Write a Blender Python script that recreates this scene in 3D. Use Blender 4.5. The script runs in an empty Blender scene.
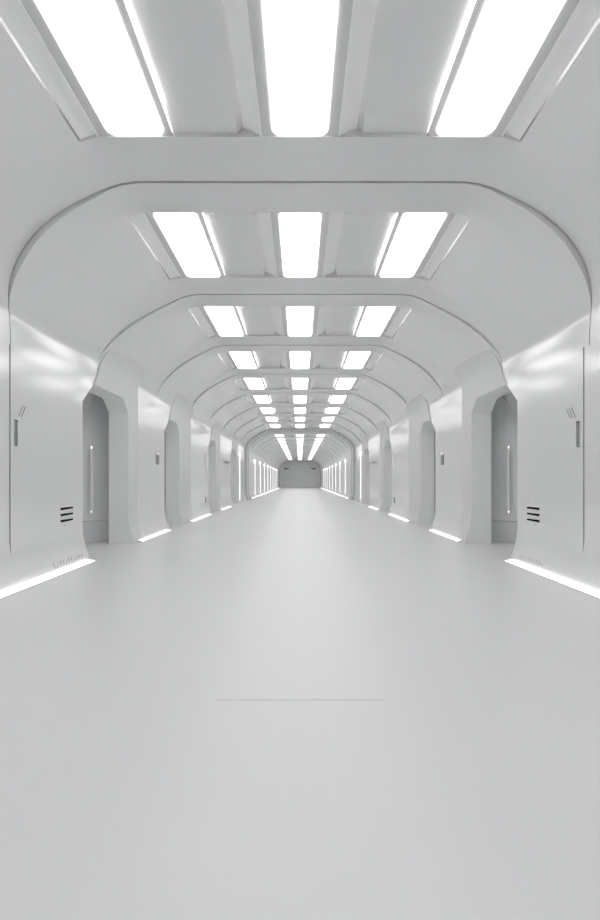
import bpy, bmesh, math, random
random.seed(4)
C = bpy.context.scene.collection
E = 1.65                      # eye height; heights below are written relative to the eye
P = 4.26                      # length of one ceiling bay
D0, D1 = -6.0, 110.0          # the corridor runs along +Y between these

# ------------------------------------------------------------------ materials
def mat(name, col, rough=0.4, spec_ior=1.5, noise=0.0, nscale=3.0, coat=0.0, metal=0.0, bump=0.0):
    m = bpy.data.materials.new(name); m.use_nodes = True
    nt = m.node_tree; b = nt.nodes['Principled BSDF']
    b.inputs['Base Color'].default_value = (*col, 1)
    b.inputs['Roughness'].default_value = rough
    b.inputs['IOR'].default_value = spec_ior
    b.inputs['Metallic'].default_value = metal
    b.inputs['Coat Weight'].default_value = coat
    b.inputs['Coat Roughness'].default_value = 0.08
    tc = nt.nodes.new('ShaderNodeTexCoord')
    nz = nt.nodes.new('ShaderNodeTexNoise'); nz.inputs['Scale'].default_value = nscale; nz.inputs['Detail'].default_value = 3
    nt.links.new(tc.outputs['Object'], nz.inputs['Vector'])
    mr = nt.nodes.new('ShaderNodeMapRange')
    mr.inputs['To Min'].default_value = max(0.0, rough - noise); mr.inputs['To Max'].default_value = rough + noise
    nt.links.new(nz.outputs['Fac'], mr.inputs['Value']); nt.links.new(mr.outputs['Result'], b.inputs['Roughness'])
    if bump:
        bp = nt.nodes.new('ShaderNodeBump'); bp.inputs['Strength'].default_value = bump; bp.inputs['Distance'].default_value = 0.02
        nt.links.new(nz.outputs['Fac'], bp.inputs['Height']); nt.links.new(bp.outputs['Normal'], b.inputs['Normal'])
    return m
def glow(name, col, s):
    m = mat(name, (0.9, 0.9, 0.9), 0.4)
    b = m.node_tree.nodes['Principled BSDF']
    b.inputs['Emission Color'].default_value = (*col, 1); b.inputs['Emission Strength'].default_value = s
    return m
M_WALL = mat('gloss_white_panel', (0.69, 0.695, 0.697), 0.165, 2.9, 0.0, 0.6)
M_CEIL = mat('satin_white_vault', (0.67, 0.675, 0.677), 0.36, 1.5, 0.03, 0.6)
# the vault's lacquer runs from satin on the soffit to gloss at the wall
M_VAULT = mat('graded_white_vault', (0.675, 0.68, 0.682), 0.3, 2.9)
_nt = M_VAULT.node_tree; _b = _nt.nodes['Principled BSDF']
_tc = _nt.nodes.new('ShaderNodeTexCoord'); _sp = _nt.nodes.new('ShaderNodeSeparateXYZ'); _nt.links.new(_tc.outputs['Object'], _sp.inputs[0])
_ab = _nt.nodes.new('ShaderNodeMath'); _ab.operation = 'ABSOLUTE'; _nt.links.new(_sp.outputs['X'], _ab.inputs[0])
for _sock, _lo, _hi in (('Roughness', 0.262, 0.165),):
    _mr = _nt.nodes.new('ShaderNodeMapRange'); _mr.interpolation_type = 'SMOOTHSTEP'
    _mr.inputs['From Min'].default_value = 3.1; _mr.inputs['From Max'].default_value = 4.46
    _mr.inputs['To Min'].default_value = _lo; _mr.inputs['To Max'].default_value = _hi
    _nt.links.new(_ab.outputs[0], _mr.inputs['Value']); _nt.links.new(_mr.outputs['Result'], _b.inputs[_sock])
M_PORTAL = mat('matte_white_portal', (0.66, 0.665, 0.665), 0.55, 1.4, 0.03, 1.0)
M_JAMB = mat('lightened_jamb', (0.82, 0.825, 0.825), 0.5, 1.4, 0.03, 1.0)  # paler than the portal to offset the shade in the deep reveal
M_ALCOVE = mat('alcove_lightened', (0.84, 0.845, 0.85), 0.25, 1.6, 0.03, 1.0)  # albedo raised to make up for the little light reaching inside
M_FLOOR = mat('poured_floor', (0.70, 0.702, 0.705), 0.36, 1.5, 0.05, 0.5)
M_GROOVE = mat('groove_grey', (0.40, 0.405, 0.41), 0.6)
M_END = mat('end_wall_grey', (0.88, 0.885, 0.89), 0.5)
M_ARCH = mat('arch_grey', (0.6, 0.605, 0.61), 0.4)
M_BEZEL = mat('bezel_grey', (0.62, 0.625, 0.625), 0.4)
M_FLANGE = mat('flange_white', (0.86, 0.862, 0.862), 0.4)
M_LIP = mat('lip_white', (0.9, 0.9, 0.9), 0.3)
M_DARK = mat('slot_black', (0.008, 0.008, 0.009), 0.9, 1.15)
M_MID = mat('inlay_grey', (0.22, 0.225, 0.23), 0.45)
M_MARK = mat('marking_grey', (0.13, 0.13, 0.14), 0.6)
M_TICK = mat('tick_grey', (0.30, 0.30, 0.31), 0.6)
M_METAL = mat('screw_steel', (0.30, 0.30, 0.31), 0.35, metal=0.8)
M_TUBE = mat('tube_white', (0.78, 0.78, 0.79), 0.12, 1.5)
G_CEIL = glow('ceiling_diffuser', (1.0, 1.0, 1.0), 4.2)
G_COVE = glow('cove_diffuser', (1.0, 1.0, 1.0), 1.5)
G_FLOOR = glow('floor_strip_diffuser', (1.0, 1.0, 1.0), 1.8)
G_WALL = glow('wall_strip_diffuser', (1.0, 1.0, 1.0), 0.75)
G_CAP = glow('cap_diffuser', (1.0, 1.0, 1.0), 3.0)

# ------------------------------------------------------------------ mesh helpers
class MB:
    def __init__(s): s.v = []; s.f = []
    def quad(s, a, b, c, d): s.poly([a, b, c, d])
    def poly(s, pts):
        n = len(s.v); s.v += [tuple(p) for p in pts]; s.f.append(tuple(range(n, n + len(pts))))
    def grid(s, rows):
        for r0, r1 in zip(rows, rows[1:]):
            for i in range(len(r0) - 1): s.quad(r0[i], r0[i+1], r1[i+1], r1[i])
    def box(s, x0, x1, y0, y1, z0, z1):
        p = [(x, y, z) for z in (z0, z1) for y in (y0, y1) for x in (x0, x1)]
        for f in ((0,1,3,2),(4,5,7,6),(0,1,5,4),(2,3,7,6),(0,2,6,4),(1,3,7,5)): s.poly([p[i] for i in f])
    def prism(s, pts, vec):
        q = [tuple(a + b for a, b in zip(p, vec)) for p in pts]
        s.poly(pts); s.poly(q[::-1])
        for i in range(len(pts)):
            j = (i + 1) % len(pts); s.quad(pts[i], pts[j], q[j], q[i])
    def tube(s, base, r, h, n=16, axis=2):
        a, b = (axis + 1) % 3, (axis + 2) % 3
        pts = []
        for k in range(n):
            p = list(base); t = 2 * math.pi * k / n
            p[a] += r * math.cos(t); p[b] += r * math.sin(t); pts.append(tuple(p))
        v = [0, 0, 0]; v[axis] = h; s.prism(pts, v)
    def build(s, name, m, parent=None, loc=(0, 0, 0), angle=35, bevel=0.0):
        bm = bmesh.new(); vs = [bm.verts.new(p) for p in s.v]
        for f in s.f:
            try: bm.faces.new([vs[i] for i in f])
            except ValueError: pass
        bmesh.ops.remove_doubles(bm, verts=bm.verts, dist=1e-5)
        bmesh.ops.dissolve_degenerate(bm, dist=1e-6, edges=bm.edges)
        bmesh.ops.recalc_face_normals(bm, faces=bm.faces)
        me = bpy.data.meshes.new(name); bm.to_mesh(me); bm.free()
        me.polygons.foreach_set('use_smooth', [True] * len(me.polygons)); me.set_sharp_from_angle(angle=math.radians(angle))
        me.materials.append(m)
        o = bpy.data.objects.new(name, me); C.objects.link(o); o.location = loc
        if parent: o.parent = parent
        if bevel:
            b = o.modifiers.new('bevel', 'BEVEL'); b.width = bevel; b.segments = 2; b.limit_method = 'ANGLE'
        return o
def tag(o, label, cat, group=None):
    o['label'] = label; o['category'] = cat
    if group: o['group'] = group
    return o
def empty(name, loc=(0, 0, 0)):
    o = bpy.data.objects.new(name, None); C.objects.link(o); o.location = loc; o.empty_display_size = 0.2; return o
def structure(o): o['kind'] = 'structure'; return o
def copy_tree(o, loc):
    r = o.copy(); C.objects.link(r); r.location = loc
    for ch in list(o.children):
        c = ch.copy(); C.objects.link(c); c.parent = r
        for g in list(ch.children):
            d = g.copy(); C.objects.link(d); d.parent = c
    return r
def lerp_table(t, x):
    if x <= t[0][0]: return t[0][1]
    for (a, fa), (b, fb) in zip(t, t[1:]):
        if x <= b: return fa + (fb - fa) * (x - a) / (b - a)
    return t[-1][1]
def sm(t): t = max(0.0, min(1.0, t)); return t * t * (3 - 2 * t)

# ------------------------------------------------------------------ cross-section of the corridor
WALLP = [(-1.65, 4.335), (-1.56, 4.335), (-1.42, 4.395), (-1.25, 4.45), (-1.08, 4.482), (-0.95, 4.49), (2.2, 4.49), (2.52, 4.49), (2.62, 4.485),
         (2.72, 4.465), (2.81, 4.43), (2.90, 4.38), (3.0, 4.315), (3.10, 4.23), (3.36, 4.03)]
def px(z): return lerp_table(WALLP, z)
SEAM = 7.74
SEAMS = {-1: 7.74, 1: 7.91}
def bow(y, z):
    """the nearest wall panels bow by about a centimetre towards their far edges"""
    w = sm((3.2 - z) / 0.6) * sm((z + 1.4) / 0.5)
    if y < SEAM: b = 0.0
    else:
        u = min(y, 10.35) - SEAM
        b = 0.5 * 0.003 * u * u
        if y > 10.35: b *= 1 - sm((y - 10.35) / 0.6)
    return b * w
def wx(y, z): return px(z) - bow(y, z)
VAULT = [(2.30, 4.20), (2.50, 4.175), (2.70, 4.115), (2.90, 4.03), (3.10, 3.93), (3.30, 3.825), (3.5, 3.72), (3.68, 3.62), (3.84, 3.51), (4.03, 3.36), (4.14, 3.23), (4.23, 3.10), (4.315, 3.0), (4.38, 2.90), (4.43, 2.81), (4.465, 2.72), (4.485, 2.62), (4.49, 2.52), (4.49, 2.30), (4.49, 2.10)]
NV = len(VAULT)
for _ in range(4):
    VAULT = [p if i < 3 or i > NV - 4 else tuple(0.25 * VAULT[i-1][c] + 0.5 * p[c] + 0.25 * VAULT[i+1][c] for c in (0, 1)) for i, p in enumerate(VAULT)]
WALLP = [p for p in WALLP if p[0] < 2.5] + [(z, x) for x, z in VAULT[::-1] if 2.5 < z < 3.45]
def vnorm(i):
    a = VAULT[max(0, i - 1)]; b = VAULT[min(NV - 1, i + 1)]
    dx, dz = b[0] - a[0], b[1] - a[1]; l = math.hypot(dx, dz); return (-dz / l, dx / l) if False else (-dz / l * 1.0, dx / l * 1.0)
AMP = [0.012, 0.014, 0.018, 0.028, 0.034, 0.042, 0.05, 0.056, 0.06, 0.062, 0.06, 0.05, 0.038, 0.026, 0.014, 0.005, 0.0, 0.0, 0.0, 0.0]
STEP = {0: 1.5}
LEANW = [sm((i - 4) / (NV - 5)) for i in range(NV)]
def row_s(n): return 3.58 + P * n
def row_e(n): return 6.13 + P * n
def groove(n): return 7.05 + P * n
LEAN = {-1: 0.4, 0: 0.72, 1: -0.25, 2: 0.1, 3: 0.25, 4: 0.1}
N0, N1 = -2, 23  # the last three rows are added past the real lights, to brighten the end wall

# ------------------------------------------------------------------ ceiling: beams, vault shoulders, pockets
def roof_z(n, y):
    s, e = row_s(n), row_e(n); return 4.25 + 0.07 * sm((y - s) / 0.5) * sm((e - y) / 0.5)
cb = MB(); gb = MB()
def vault_pt(i, y, inset, sgn):
    x, z = VAULT[i]; nx, nz = vnorm(i)
    # outward normal points up and away from the corridor
    if nz < 0: nx, nz = -nx, -nz
    if i >= NV - 4: nx, nz = 1.0, 0.0
    return (sgn * (x - nx * inset - bow(y, z)), y, E + z - nz * inset)
def bulge(i, y, n):
    if n < N0 or n > N1: return 0.0
    s, e = row_s(n), row_e(n)
    w = max(0.0, 1 - abs(VAULT[i][0] - 2.8) / 0.7)
    return -0.05 * sm(w) * sm((y - s + 0.25) / 0.35) * sm((e + 0.2 - y) / 0.35)
bay_bounds = [(D0, groove(N0), N0)] + [(groove(n - 1), groove(n), n) for n in range(N0 + 1, N1 + 1)] + [(groove(N1), D1, None)]
for g0, g1, n in bay_bounds:
    l0 = LEAN.get(None if n is None else n - 1, 0.0) if g0 > D0 else 0.0
    l1 = LEAN.get(n, 0.0) if g1 < D1 else 0.0
    has = n is not None
    if has:
        s, e = row_s(n), row_e(n)
        ys = [g0, s - 0.25, s - 0.12, s, s + 0.15, s + 0.35, (s + e) / 2, e - 0.35, e - 0.15, e, e + 0.1, e + 0.2, g1 - 0.02]
        ys = [y for y in ys if y >= g0]
        if n in (0, 1): ys = sorted(set(ys + [g0 + 0.2 * k for k in range(1, 21)]) - set())
        ys = [y for k, y in enumerate(ys) if y <= g1 - 0.02 + 1e-9]
    else:
        ys = [g0 + (D1 - g0) * k / 6 for k in range(7)]
    step = g0 > D0
    def at(i, y, sgn):
        t = (y - g0) / (g1 - g0)
        lean = (l0 * (1 - t) + l1 * t) * LEANW[i]
        ins = AMP[i] * STEP.get(-9 if n is None else n - 1, 0.8) * (1 - t) if step else 0.0
        return vault_pt(i, y + lean, ins + (bulge(i, y, n) if has else 0.0), sgn)
    for sgn in (-1, 1):
        cb.grid([[at(i, y, sgn) for i in range(2, NV)] for y in ys])
        if has:
            for part in ([y for y in ys if y <= s], [y for y in ys if y >= e]):
                if len(part) > 1: cb.grid([[at(i, y, sgn) for i in range(3)] for y in part])
        else: cb.grid([[at(i, y, sgn) for i in range(3)] for y in ys])
        if g1 < D1:   # the joint: a narrow recessed channel, then the step down to the next section
            def ch(i, y, ins): 
                return vault_pt(i, y + l1 * LEANW[i], ins, sgn)
            dep = [-0.012 - 0.05 * sm((NV - 1 - i) / 4) for i in range(NV)]
            a = [at(i, g1 - 0.02, sgn) for i in range(NV)]
            b = [ch(i, g1 - 0.02, dep[i]) for i in range(NV)]
            c = [ch(i, g1, dep[i]) for i in range(NV)]
            d = [ch(i, g1, AMP[i] * STEP.get(n, 0.8)) for i in range(NV)]
            q = NV if n <= 0 else NV - 3          # on the deeper joints the channel runs out at the foot of the vault
            if q < NV:
                for i in range(q - 1, NV): b[i] = a[i]; c[i] = d[i]
                cb.grid([a[q-1:], d[q-1:]])
            gb.grid([a[:q], b[:q], c[:q]]); cb.grid([c[:q], d[:q]])
    # flat soffit between the vault shoulders
    def flat(y0, y1, k=1):
        row = lambda y: [at(0, y, -1)] + [(x, y, at(0, y, 1)[2]) for x in (-2.1, -1.0, 1.0, 2.1)] + [at(0, y, 1)]
        cb.grid([row(y) for y in ys if y0 - 1e-6 <= y <= y1 + 1e-6])
    if has:
        if g0 < s: flat(g0, s)
        flat(e, g1 - 0.02)
    else: flat(g0, g1)
    if g1 < D1:
        z = E + 4.20
        za = at(0, g1 - 0.02, 1)[2]
        x0 = 2.30
        gb.quad((-x0, g1 - 0.02, za), (x0, g1 - 0.02, za), (x0, g1 - 0.02, z + 0.06), (-x0, g1 - 0.02, z + 0.06))
        gb.quad((-x0, g1 - 0.02, z + 0.06), (x0, g1 - 0.02, z + 0.06), (x0, g1, z + 0.06), (-x0, g1, z + 0.06))
        cb.quad((-x0, g1, z + 0.06), (x0, g1, z + 0.06), (x0, g1, z - AMP[0] * STEP.get(n, 0.8)), (-x0, g1, z - AMP[0] * STEP.get(n, 0.8)))
    if has:
        # pocket: roof plate that dips to both ends, end walls, side walls; the shoulder strip 2.30-2.70 is cut away inside it
        yy = [s, s + 0.08, s + 0.18, s + 0.3, s + 0.5, (s + e) / 2, e - 0.5, e - 0.3, e - 0.18, e - 0.08, e]
        cb.grid([[(x, y, E + (roof_z(n, y) if abs(x) > 0.72 else 4.32)) for x in (-2.70, -1.5, -0.76, -0.715, 0, 0.715, 0.76, 1.5, 2.70)] for y in yy])
        for y in (s, e):
            lo = [at(k, y, -1) for k in (2, 1, 0)] + [at(k, y, 1) for k in (0, 1, 2)]
            cb.grid([lo, [(x, yb, E + 4.33) for x, yb, _ in lo]])
        for sgn in (-1, 1):
            yv = [y for y in ys if s <= y <= e]
            cb.grid([[at(2, y, sgn), (sgn * 2.70, y, E + roof_z(n, y))] for y in yv])
ceiling = structure(cb.build('ceiling', M_CEIL, angle=28))
ceiling.data.materials.append(M_VAULT)
for p in ceiling.data.polygons:
    if p.center.y < 41 and abs(p.normal.y) < 0.5: p.material_index = 1
gj = gb.build('joint_channel', M_GROOVE, ceiling, angle=28); gj['label'] = 'dark grey recessed joints across the vault'

# ------------------------------------------------------------------ ceiling lights
def rrect(x0, x1, y0, y1, z, r, n=6):
    pts = []
    for cx, cy, a in ((x1 - r, y1 - r, 0), (x0 + r, y1 - r, 90), (x0 + r, y0 + r, 180), (x1 - r, y0 + r, 270)):
        for k in range(n + 1):
            t = math.radians(a + 90 * k / n); pts.append((cx + r * math.cos(t), cy + r * math.sin(t), z))
    return pts
HL = 2.55 / 2                                 # half the pocket's length
def plan_frame(mb, xo0, xo1, xi0, xi1, z0, z1):
    """a flat frame round a rounded diffuser, with its side walls going up to z1"""
    inner = rrect(xi0, xi1, -HL + 0.02, HL - 0.02, z0, 0.12); outer = []
    for (x, y, z) in inner:
        outer.append((xo1 if x > (xi0 + xi1) / 2 else xo0, max(-HL + 0.001, min(HL - 0.001, y * HL / (HL - 0.02))), z0))
    m = len(inner)
    for i in range(m):
        j = (i + 1) % m
        mb.quad(inner[i], inner[j], outer[j], outer[i])
        mb.quad(inner[i], inner[j], (*inner[j][:2], z0 + 0.05), (*inner[i][:2], z0 + 0.05))
def make_light(kind):
    """kind 0 centre, -1 left, +1 right; local origin: middle of the fitting at its mounting height (roof of the pocket)"""
    root = empty('ceiling_light')
    ZR = 0.12                                 # mounting height above the soffit
    zb = 0.02 - ZR; zd = 0.005 - ZR           # bezel face and diffuser face
    if kind == 0:
        b = MB(); plan_frame(b, -0.47, 0.47, -0.335, 0.335, zb, 0); b.build('bezel', M_BEZEL, root)
        d = MB(); d.prism(rrect(-0.335, 0.335, -HL + 0.02, HL - 0.02, zd, 0.12), (0, 0, 0.03)); d.build('diffuser', G_CEIL, root)
        for sg in (-1, 1):
            f = MB(); f.quad((sg * 0.485, -HL + 0.004, zb), (sg * 0.485, HL - 0.004, zb), (sg * 0.70, HL - 0.004, -0.005), (sg * 0.70, -HL + 0.004, -0.005))
            f.quad((sg * 0.485, HL - 0.004, zb), (sg * 0.70, HL - 0.004, -0.005), (sg * 0.70, HL - 0.004, 0.0), (sg * 0.485, HL - 0.004, 0.0))
            f.build('flange', M_FLANGE, root)
            l = MB(); l.box(*sorted((sg * 0.468, sg * 0.486)), -HL + 0.004, HL - 0.004, zb - 0.012, zb + 0.02); l.build('edge_trim', M_LIP, root)
    else:
        X = lambda v: kind * v
        x0, x1 = sorted((X(1.555 - 1.965), X(2.47 - 1.965))); i0, i1 = sorted((X(1.64 - 1.965), X(2.33 - 1.965)))
        b = MB(); plan_frame(b, x0, x1, i0, i1, zb, 0)
        b.build('bezel', M_BEZEL, root)
        d = MB(); d.prism(rrect(i0, i1, -HL + 0.02, HL - 0.02, zd, 0.12), (0, 0, 0.03)); d.build('diffuser', G_CEIL, root)
        xi = X(1.555 - 1.965)
        f = MB(); f.quad((X(2.48 - 1.965), -HL + 0.004, zb + 0.03), (X(2.48 - 1.965), HL - 0.004, zb + 0.03), (X(2.69 - 1.965), HL - 0.004, -0.035 - ZR), (X(2.69 - 1.965), -HL + 0.004, -0.035 - ZR))
        f.build('flange', M_FLANGE, root)
        l = MB(); l.box(*sorted((X(2.466 - 1.965), X(2.484 - 1.965))), -HL + 0.004, HL - 0.004, zb - 0.012, zb + 0.02); l.build('edge_trim', M_LIP, root)
        c = MB(); c.box(*sorted((xi - kind * 0.002, xi + kind * 0.02)), -HL + 0.03, HL - 0.03, zb + 0.012, -0.02)
        c.build('cove_strip', G_COVE, root)
        c = MB(); c.box(*sorted((xi + kind * 0.0, xi + kind * 0.03)), -HL + 0.004, HL - 0.004, zb, zb + 0.012); c.build('cove_ledge', M_BEZEL, root)
    return root
ORD = ['first', 'second', 'third', 'fourth', 'fifth', 'sixth', 'seventh', 'eighth', 'ninth', 'tenth', 'eleventh', 'twelfth', 'thirteenth', 'fourteenth',
       'fifteenth', 'sixteenth', 'seventeenth', 'eighteenth', 'nineteenth', 'twentieth', 'twenty-first', 'added twenty-second', 'added twenty-third', 'added twenty-fourth']
protos = {k: make_light(k) for k in (-1, 0, 1)}
used = set()
for n in range(N0, N1 + 1):
    for k in (-1, 0, 1):
        loc = (k * 1.965, (row_s(n) + row_e(n)) / 2, E + 4.32)
        if k not in used: o = protos[k]; o.location = loc; used.add(k)
        else: o = copy_tree(protos[k], loc)
        side = {-1: 'left', 0: 'middle', 1: 'right'}[k]
        if n < 0: lab = f'{side} glowing white ceiling panel overhead {"just " if n == -1 else "well "}behind the viewer'
        elif n == 0: lab = f'{side} and largest glowing white ceiling panel, cut off by the top of the photo' if k == 0 else f'{side} large glowing white ceiling panel with grey bezel, cut off by the top edge'
        else: lab = f'{side} glowing white panel in the {ORD[n]} row of ceiling lights from the front'
        tag(o, lab, 'ceiling light', 'glowing ceiling panels')

# ------------------------------------------------------------------ floor with its cross joint
fb = MB(); jy, jx, jw = 3.75, 0.62, 0.006
for ya, yb in ((D0, jy - jw), (jy + jw, D1)): fb.grid([[(x, ya, 0) for x in (-6.4, -jx, jx, 6.4)], [(x, yb, 0) for x in (-6.4, -jx, jx, 6.4)]])
for a, b in ((-6.4, -jx), (jx, 6.4)): fb.quad((a, jy - jw, 0), (b, jy - jw, 0), (b, jy + jw, 0), (a, jy + jw, 0))
fb.quad((-jx, jy - jw, -0.004), (jx, jy - jw, -0.004), (jx, jy + jw, -0.004), (-jx, jy + jw, -0.004))
for y in (jy - jw, jy + jw): fb.quad((-jx, y, 0), (jx, y, 0), (jx, y, -0.004), (-jx, y, -0.004))
structure(fb.build('floor', M_FLOOR, angle=5))

# ------------------------------------------------------------------ walls, doorways
DOORS = [(10.3, 13.0, 13.77), (16.57, 18.5, 20.45), (24.5, 26.6, 28.0), (32.4, 35.0, 36.0)]
ZS = sorted(set([z for z, _ in WALLP if z <= 2.1] + [-0.6, 0.0, 0.6, 1.2, -1.16, 1.63, 2.06, 2.10]))
def shoulder(z): return lerp_table([(1.63, 0.0), (2.06, 0.55), (2.26, 0.7), (2.55, 0.85)], z)
def make_wall(sgn, name):
    w = MB(); g = MB(); SEAM = SEAMS[sgn]
    def band(L, R, off=0.0, mb=w, zs=ZS):
        k = 14 if L(0) < 10 else 1
        f = [t / k for t in range(k + 1)]
        mb.grid([[(sgn * (wx(L(z) + (R(z) - L(z)) * t, z) - off), L(z) + (R(z) - L(z)) * t, E + z) for t in f] for z in zs])
    gap = lambda z: 0.017 if -1.16 < z < 2.3 else 0.0
    band(lambda z: D0, lambda z: 5.0)
    band(lambda z: 5.0, lambda z: SEAM - 0.017 * sm((z + 1.2) / 0.3))
    starts = [SEAM] + [d[2] for d in DOORS]
    for i, st in enumerate(starts):
        L = (lambda z: SEAM + 0.017 * sm((z + 1.2) / 0.3)) if i == 0 else (lambda z, st=st: st)
        if i < len(DOORS):
            d0 = DOORS[i][0]; R = lambda z, d0=d0: d0 + shoulder(z)
        else: R = lambda z: 42.0
        band(L, R)
        if i == len(DOORS): band(lambda z: 42.0, lambda z: D1)
        if i < len(DOORS):    # the panel's thickness at the opening
            zz = [z for z in ZS if z <= 2.07]
            w.grid([[(sgn * wx(R(z), z), R(z), E + z), (sgn * 4.9, R(z), E + z)] for z in zz])
    # seam channel behind the joint
    zz = [z for z in ZS if -1.25 <= z <= 2.1]
    for y in (SEAM - 0.017, SEAM + 0.017): g.grid([[(sgn * px(z), y, E + z), (sgn * (px(z) + 0.06), y, E + z)] for z in zz])
    g.grid([[(sgn * (px(z) + 0.06), SEAM - 0.017, E + z), (sgn * (px(z) + 0.06), SEAM + 0.017, E + z)] for z in zz])
    # beyond the inner arch the wall has a satin finish
    o = structure(w.build(name, M_WALL, angle=25))
    o.data.materials.append(M_CEIL)
    for p in o.data.polygons:
        if p.center.y > 41 or abs(p.normal.y) > 0.5: p.material_index = 1
    c = g.build('seam_channel', M_GROOVE, o)
    c['label'] = 'dark vertical seam between wall panels'
    return o
def make_door(sgn, num, d0, d2, d3, tube):
    root = structure(empty(f'door_{num}', (sgn * 4.49, (d0 + d2) / 2, 0)))
    T = lambda x, y, z: (sgn * x - sgn * 4.49, y - (d0 + d2) / 2, E + z)
    OFF = 0.03
    f = lambda z: px(z) - OFF
    fr = MB()
    zs = [z for z in ZS if z < 1.7] + [1.74]
    fr.grid([[T(f(z), d2, z), T(f(z), d3, z)] for z in zs])
    fr.quad(T(f(1.74), d2, 1.74), T(f(1.74), d3, 1.74), T(f(2.07), d3, 2.07), T(f(2.07), d2 - 0.4, 2.07))
    top = [2.07, 2.26, 2.4, 2.55, 2.68, 2.8, 2.92, 3.05]
    el = lambda z: d0 + lerp_table([(2.07, 0.55), (2.26, 0.7), (2.55, 0.85), (3.05, 1.08)], z)
    fr.grid([[T(f(z), el(z), z), T(f(z), d3, z)] for z in top])
    # edges: near diagonal edge, far edge, top edge
    fr.grid([[T(f(z), el(z), z), T(px(z) + 0.02, el(z), z)] for z in top])
    fr.grid([[T(f(z), d3, z), T(px(z) + 0.02, d3, z)] for z in zs + top])
    fr.quad(T(f(3.05), el(3.05), 3.05), T(f(3.05), d3, 3.05), T(px(3.05) + 0.03, d3, 3.05), T(px(3.05) + 0.03, el(3.05), 3.05))
    fr.build('portal_frame', M_PORTAL, root, angle=25)
    # jamb: the deep reveal facing the viewer, its chamfer and the soffit over the opening
    jb = MB(); DEEP = 4.97
    jb.grid([[T(f(z), d2, z), T(DEEP, d2, z)] for z in zs])
    jb.quad(T(f(1.74), d2, 1.74), T(DEEP, d2, 1.74), T(DEEP, d2 - 0.4, 2.07), T(f(2.07), d2 - 0.4, 2.07))
    jb.quad(T(f(2.07), d2 - 0.4, 2.07), T(DEEP, d2 - 0.4, 2.07), T(DEEP, d0 + 0.55, 2.07), T(f(2.07), d0 + 0.55, 2.07))
    jb.grid([[T(DEEP, d2, z), T(DEEP, d2 + 0.2, z)] for z in zs])
    jb.grid([[T(f(z) + 0.06, d2 + 0.2, z), T(DEEP, d2 + 0.2, z)] for z in zs])
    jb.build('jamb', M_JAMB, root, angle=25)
    # alcove behind the opening: curved back wall, chamfered head
    a = MB()
    plan = [(4.6, d0 + 0.01), (4.95, d0 + 0.01), (5.55, d0 + 0.12), (5.85, d0 + 0.5), (5.95, (d0 + d2) / 2), (5.88, d2 - 0.3), (5.76, d2 - 0.02), (5.60, d2 + 0.2), (5.42, d2 + 0.42), (5.2, d2 + 0.6), (4.95, d2 + 0.68), (4.6, d2 + 0.68)]
    cx, cy = 4.85, (d0 + d2) / 2 + 0.25
    ins = [(cx + (x - cx) * 0.62, cy + (y - cy) * 0.72) for x, y in plan]
    for i in (0, 11): ins[i] = (4.6, ins[i][1])
    zts, zh = [1.8] * 7 + [1.86, 2.28, 2.05, 1.9, 1.9], 2.42
    sk = -1.1
    a.grid([[T(x + 0.05, y + 0.04, -1.65) for x, y in plan], [T(x + 0.05, y + 0.04, sk) for x, y in plan], [T(x, y, sk + 0.02) for x, y in plan], [T(x, y, z) for (x, y), z in zip(plan, zts)], [T(x, y, zh) for x, y in ins]])
    a.poly([T(x, y, zh) for x, y in ins])
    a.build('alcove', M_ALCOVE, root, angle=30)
    sd = 'left' if sgn < 0 else 'right'
    if tube:
        x, y = 5.46, d2 + 0.12
        t = empty('alcove_highlight', (sgn * x, y, E - 0.86))  # tube shape stands in for a soft highlight on the curved wall
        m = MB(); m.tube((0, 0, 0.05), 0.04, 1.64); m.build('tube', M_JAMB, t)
        for z in (0.0, 1.69):
            m = MB(); m.tube((0, -0.035, z), 0.009, 0.05); o = m.build('highlight_end', G_CAP, t); o['label'] = 'small glowing dot for the bright end of the highlight'  # glowing dots imitate the bright spots of that highlight
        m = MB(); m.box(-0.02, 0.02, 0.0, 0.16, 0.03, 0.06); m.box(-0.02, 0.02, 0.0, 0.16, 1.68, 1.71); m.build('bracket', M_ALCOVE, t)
        tag(t, f'soft vertical highlight built as a slim white tube with bright ends inside the nearest {sd} doorway', 'tube', 'highlights built as tubes inside the nearest doorways')
for sgn, nm in ((-1, 'wall_left'), (1, 'wall_right')):
    make_wall(sgn, nm)
    for i, (d0, d2, d3) in enumerate(DOORS): make_door(sgn, i + 1 + (0 if sgn < 0 else 4), d0, d2, d3, i == 0)
# end walls
def endwall(name, y, m):
    w = MB(); pts = [(-px(z), y, E + z) for z in ZS] + [(-x, y, E + z) for x, z in VAULT[::-1]] + [(x, y, E + z) for x, z in VAULT] + [(px(z), y, E + z) for z in ZS[::-1]]
    w.poly(pts); return structure(w.build(name, m))
endwall('wall_far', D1, M_END); endwall('wall_near', D0, M_CEIL)

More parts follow.
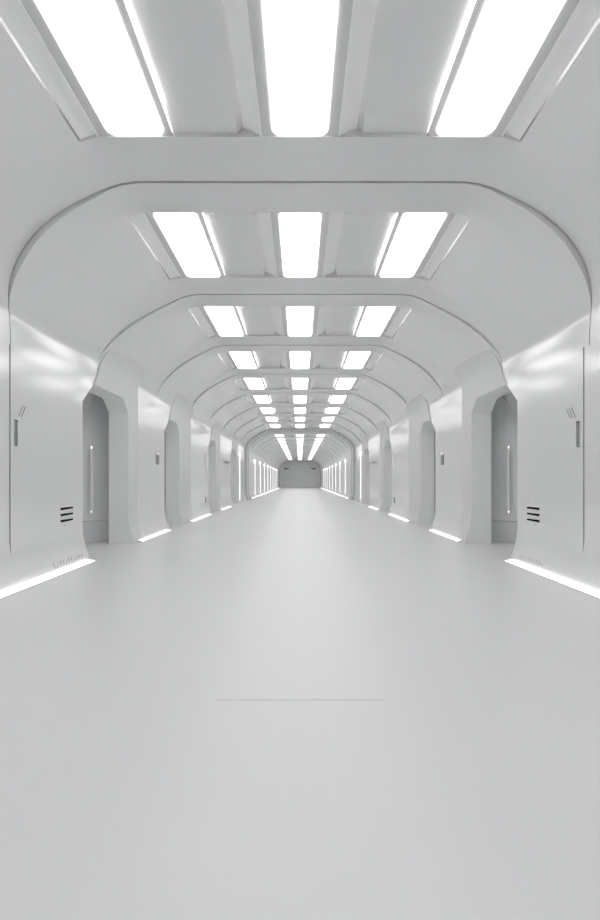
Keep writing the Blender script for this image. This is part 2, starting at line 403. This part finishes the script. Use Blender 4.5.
# ------------------------------------------------------------------ the inner arch deep in the corridor
ar = MB(); ya, yb = 40.95, 42.4
outer = [(px(z), z) for z in ZS if z < 2.1] + VAULT[::-1]
def arch_row(y, k, sc): return None
sec = []
for i, (x, z) in enumerate(outer):
    a = outer[max(0, i - 1)]; b = outer[min(len(outer) - 1, i + 1)]
    tx, tz = b[0] - a[0], b[1] - a[1]; l = math.hypot(tx, tz) or 1
    sec.append((x, z, tz / l, -tx / l))
prof = [(0.01, ya), (0.13, ya), (0.16, ya + 0.05), (0.16, ya + 0.55), (0.10, ya + 0.62), (0.10, yb - 0.62), (0.20, yb - 0.55), (0.20, yb - 0.04), (0.17, yb), (0.01, yb)]
rows = []
for d, y in prof:
    left = [(-(x - nx * d), y, E + max(-1.65, z + (nx * 0 - abs(nz) * d if z > 2.5 else 0))) for x, z, nx, nz in sec]
    rows.append(left + [(-x, y, z) for x, y, z in left[::-1]])
ar.grid(rows)
structure(ar.build('trim_1', M_ARCH, angle=30))

# ------------------------------------------------------------------ floor light strips along the wall feet
def floor_light(sgn, y0, y1, label):
    root = empty('floor_light', (sgn * 4.23, (y0 + y1) / 2, 0)); h = (y1 - y0) / 2
    xa, zt = (4.15, 0.045) if y0 < 0 else (4.20, 0.045)
    d = MB(); d.prism([(sgn * (x - 4.23), -h + 0.02, z) for x, z in ((xa, 0.012), (xa + 0.01, 0.020), (4.31, zt), (4.325, zt), (4.325, 0.012))], (0, 2 * h - 0.04, 0))
    d.build('diffuser', G_FLOOR, root)
    t = MB(); t.box(*sorted((sgn * (xa - 4.232), sgn * 0.098)), -h, h, 0.0, 0.012); t.build('tray', M_BEZEL, root)
    for s in (-1, 1):
        c = MB(); c.prism([(sgn * (x - 4.23), s * h - (0.02 if s > 0 else 0), z) for x, z in ((xa, 0.012), (xa + 0.01, 0.022), (4.31, zt + 0.002), (4.325, zt + 0.002), (4.325, 0.012))], (0, 0.02, 0)); c.build('end_cap', M_BEZEL, root)
    tag(root, label, 'floor light', 'floor light strips along the walls')
STR = [(D0 + 0.05, 10.15, 'glowing white floor strip below the nearest {} wall panel, cut off by the edge'),
       (13.3, 16.3, 'glowing white floor strip beyond the nearest {} doorway'),
       (19.6, 23.8, 'glowing white floor strip beyond the second {} doorway'),
       (27.2, 30.7, 'short glowing white floor strip beyond the third {} doorway'),
       (44.6, 46.6, 'tiny glowing white floor strip just beyond the inner arch on the {}'),
       (48.3, 104.0, 'long thin glowing white floor strip under the far {} wall lights')]
for sgn, sd in ((-1, 'left'), (1, 'right')):
    for y0, y1, lab in STR: floor_light(sgn, y0, y1, lab.format(sd))

# ------------------------------------------------------------------ vertical wall lights far down the corridor
def wall_light(sgn, y, label):
    x = 4.40
    root = empty('wall_light', (sgn * x, y, 0.10))
    d = MB(); d.box(-0.02, 0.05, -0.03, 0.03, 0.05, 3.30); d.build('diffuser', G_WALL, root, bevel=0.01)
    m = MB(); m.box(*sorted((sgn * 0.05, sgn * 0.09)), -0.11, 0.11, 0.02, 3.5); m.build('backplate', M_PORTAL, root)
    c = MB(); c.box(-0.03, 0.05, -0.08, 0.08, 3.30, 3.55); o = c.build('head_lamp', G_CAP, root, bevel=0.01); o['label'] = 'brighter square head of the light'
    tag(root, label, 'wall light', 'vertical lights on the far walls')
for sgn, sd in ((-1, 'left'), (1, 'right')):
    for k in range(8):
        wall_light(sgn, 48.8 + 6.5 * k, f'{ORD[k]} of the vertical white lights on the far {sd} wall, counted from the arch')
    wall_light(sgn, 36.4, f'single vertical white light on the {sd} wall before the inner arch')

# ------------------------------------------------------------------ small fittings on the walls
def wplace(name, sgn, y, z):
    o = empty(name, (sgn * wx(y, z), y, E + z)); o.rotation_euler.z = sgn * (bow(y + 0.05, z) - bow(y - 0.05, z)) / 0.1
    return o
for sgn, sd in ((-1, 'left'), (1, 'right')):
    inw = -sgn                                                # towards the corridor
    def wbox(mb, y0, y1, z0, z1, d0=-0.004, d1=0.004): mb.box(*sorted((inw * d0, inw * d1)), y0, y1, z0, z1)
    # recessed pull
    sh = 0.0 if sgn < 0 else 0.17
    t = wplace('recessed_pull', sgn, 7.90 + sh, 0.735)
    m = MB(); wbox(m, -0.052, 0.052, -0.205, 0.20, -0.004, 0.003); o = m.build('recess', M_MID, t); o['label'] = 'mid-grey inlay of the pull'
    m = MB(); wbox(m, -0.060, -0.052, -0.213, 0.21, -0.004, 0.006); wbox(m, 0.052, 0.060, -0.213, 0.21, -0.004, 0.006); wbox(m, -0.052, 0.052, -0.213, -0.205, -0.004, 0.006); m.build('rim', M_CEIL, t)
    m = MB(); wbox(m, -0.052, 0.052, 0.19, 0.215, -0.004, 0.008); m.build('top_shade', M_MARK, t)  # dark bar painted for the shade at the top of the recess
    tag(t, f'grey upright recessed pull on the {sd} wall beside the dark panel seam', 'handle', 'recessed pulls by the panel seams')
    # painted strokes
    m = MB()
    strokes = 2 if sgn < 0 else 3
    for k in range(strokes):
        yb, w = 7.97 + sh + 0.075 * k, 0.014
        if sgn < 0: top = 0.13
        else: top = 0.13
        z0, z1 = 1.02, 1.20
        pts = [(0, yb, z0), (0, yb + w, z0), (0, yb + top + w, z1), (0, yb + top, z1)]
        m.prism([(sgn * (wx(y, 1.1) - 0.003), y - 0.0, E + z) for _, y, z in pts], (sgn * 0.006, 0, 0))
    o = m.build('stroke_mark', M_MARK)
    tag(o, f'{"two" if strokes == 2 else "three"} thin dark slanted strokes above the pull on the {sd} wall', 'marking', 'slanted stroke marks')
    # vent
    t = wplace('wall_vent', sgn, 9.62, -0.66)
    for k in range(3):
        z = 0.115 - 0.115 * k
        m = MB(); m.prism([(inw * 0.004, -0.25, z - 0.022), (inw * 0.004, 0.25, z - 0.014), (inw * 0.004, 0.25, z + 0.016), (inw * 0.004, -0.25, z + 0.022)], (-inw * 0.008, 0, 0)); m.build('slot', M_DARK, t)
        m = MB(); m.prism([(0, -0.25, z + 0.026), (inw * 0.018, -0.25, z + 0.032), (0, -0.25, z + 0.042)], (0, 0.50, 0)); m.build('louvre', M_CEIL, t)
    for y, z in ((0.42, 0.16), (-0.08, -0.2)) if sgn < 0 else ((-0.1, 0.27), (0.40, 0.18), (-0.08, -0.2)):
        m = MB(); m.tube((-0.004, y, z), 0.014, 0.008, 10, 0); m.build('screw', M_METAL, t)
    tag(t, f'small {sd} wall vent of three black slots beside the nearest doorway', 'vent', 'wall vents of three slots')
    # row of tick marks just over the floor strip
    m = MB(); z0, z1 = -1.555, -1.465
    n = 10
    for k in range(n):
        y = 8.97 + 0.108 * k; w = 0.02
        hgt = 1.0 if k % 3 else 0.75
        a, b = z0, z0 + (z1 - z0) * hgt
        ln = 0.03
        pa = [(wx(y, a) - 0.004, y, a), (wx(y, a) - 0.004, y + w, a), (wx(y, b) - 0.004, y + w + ln, b), (wx(y, b) - 0.004, y + ln, b)]
        m.prism([(sgn * x, yy, E + z) for x, yy, z in pa], (sgn * 0.006, 0, 0))
    if sgn < 0:
        m.prism([(sgn * (px(z) - 0.004), yy, E + z) for yy, z in ((8.84, -1.56), (8.94, -1.56), (8.94, -1.548), (8.855, -1.548), (8.855, -1.47), (8.84, -1.47))], (sgn * 0.006, 0, 0))
    o = m.build('tick_mark', M_TICK)
    tag(o, f'faint grey row of small slanted ticks above the nearest {sd} floor strip', 'marking', 'rows of tick marks')
    # wall switch between the first two doorways
    t = wplace('wall_switch', sgn, 15.75, 0.72)
    m = MB(); wbox(m, -0.16, 0.16, -0.24, 0.06, -0.004, 0.014); m.build('plate', M_MID, t, bevel=0.004)
    m = MB(); wbox(m, -0.16, 0.16, 0.08, 0.15, -0.004, 0.02); o = m.build('indicator', M_LIP, t); o['label'] = 'white indicator bar'
    m = MB(); wbox(m, -0.12, 0.12, 0.24, 0.29, -0.004, 0.012); m.build('button', M_LIP, t)
    tag(t, f'small grey switch with white indicator on the {sd} wall between two doorways', 'switch', 'wall switches')
    # latch and slot before the third doorway
    t = wplace('wall_latch', sgn, 23.75, -1.1)
    m = MB(); wbox(m, -0.11, 0.11, 0.0, 0.28, -0.004, 0.012); m.build('slot', M_MARK, t)
    m = MB(); wbox(m, -0.14, 0.14, -0.03, 0.31, -0.004, 0.006); m.build('plate', M_BEZEL, t)
    tag(t, f'tiny dark latch low on the {sd} wall before the third doorway', 'latch', 'low wall latches')
    t = wplace('wall_indicator', sgn, 23.85, 0.55)
    m = MB(); wbox(m, -0.09, 0.09, 0.0, 0.62, -0.004, 0.012); m.build('lens', M_LIP, t)
    m = MB(); wbox(m, -0.13, 0.13, -0.05, 0.67, -0.004, 0.006); m.build('plate', M_BEZEL, t)
    tag(t, f'slim white upright indicator on the {sd} wall before the third doorway', 'indicator', 'upright wall indicators')
    # small plate past the third doorway
    t = wplace('wall_plate', sgn, 30.5, 0.95)
    m = MB(); wbox(m, -1.0, 1.0, 0.0, 0.22, -0.004, 0.012); m.build('plate', M_BEZEL, t)
    m = MB(); wbox(m, -0.9, 0.7, 0.05, 0.19, 0.0, 0.016); m.build('inlay', M_MID, t)
    tag(t, f'flat grey name-plate shape on the {sd} wall past the third doorway', 'plate', 'grey wall plates')
    # fitting on the end wall
    o = empty('wall_fitting', (sgn * 3.1, D1, E + 2.4))
    m = MB(); m.box(-0.35, 0.35, -0.10, 0.01, 0.0, 0.22); m.build('housing', M_DARK, o, bevel=0.02)
    m = MB(); m.box(*sorted((inw * 0.35, inw * 0.8)), -0.05, 0.01, 0.10, 0.22); m.build('arm', M_MID, o)
    tag(o, f'small dark fitting on the {sd} side of the far end wall', 'fitting', 'dark fittings on the end wall')

# ------------------------------------------------------------------ world, camera, colour
w = bpy.data.worlds.new('World'); bpy.context.scene.world = w; w.use_nodes = True
w.node_tree.nodes['Background'].inputs['Color'].default_value = (0.5, 0.5, 0.5, 1); w.node_tree.nodes['Background'].inputs['Strength'].default_value = 0.3
cam = bpy.data.cameras.new('camera'); co = bpy.data.objects.new('camera', cam); C.objects.link(co)
co.location = (0.0, 0, E); co.rotation_euler = (math.radians(90), 0, 0)
cam.sensor_fit = 'VERTICAL'; cam.sensor_height = 36; cam.lens = 36 * 500 / 920
cam.shift_y = 20 / 920; cam.shift_x = 0.0; cam.clip_end = 400
sc = bpy.context.scene; sc.camera = co
sc.view_settings.view_transform = 'Standard'; sc.view_settings.look = 'None'; sc.view_settings.gamma = 1; sc.view_settings.use_curve_mapping = False
sc.view_settings.exposure = 0.10
sc.cycles.max_bounces = 10; sc.cycles.diffuse_bounces = 8; sc.cycles.glossy_bounces = 5
sc.cycles.use_denoising = True
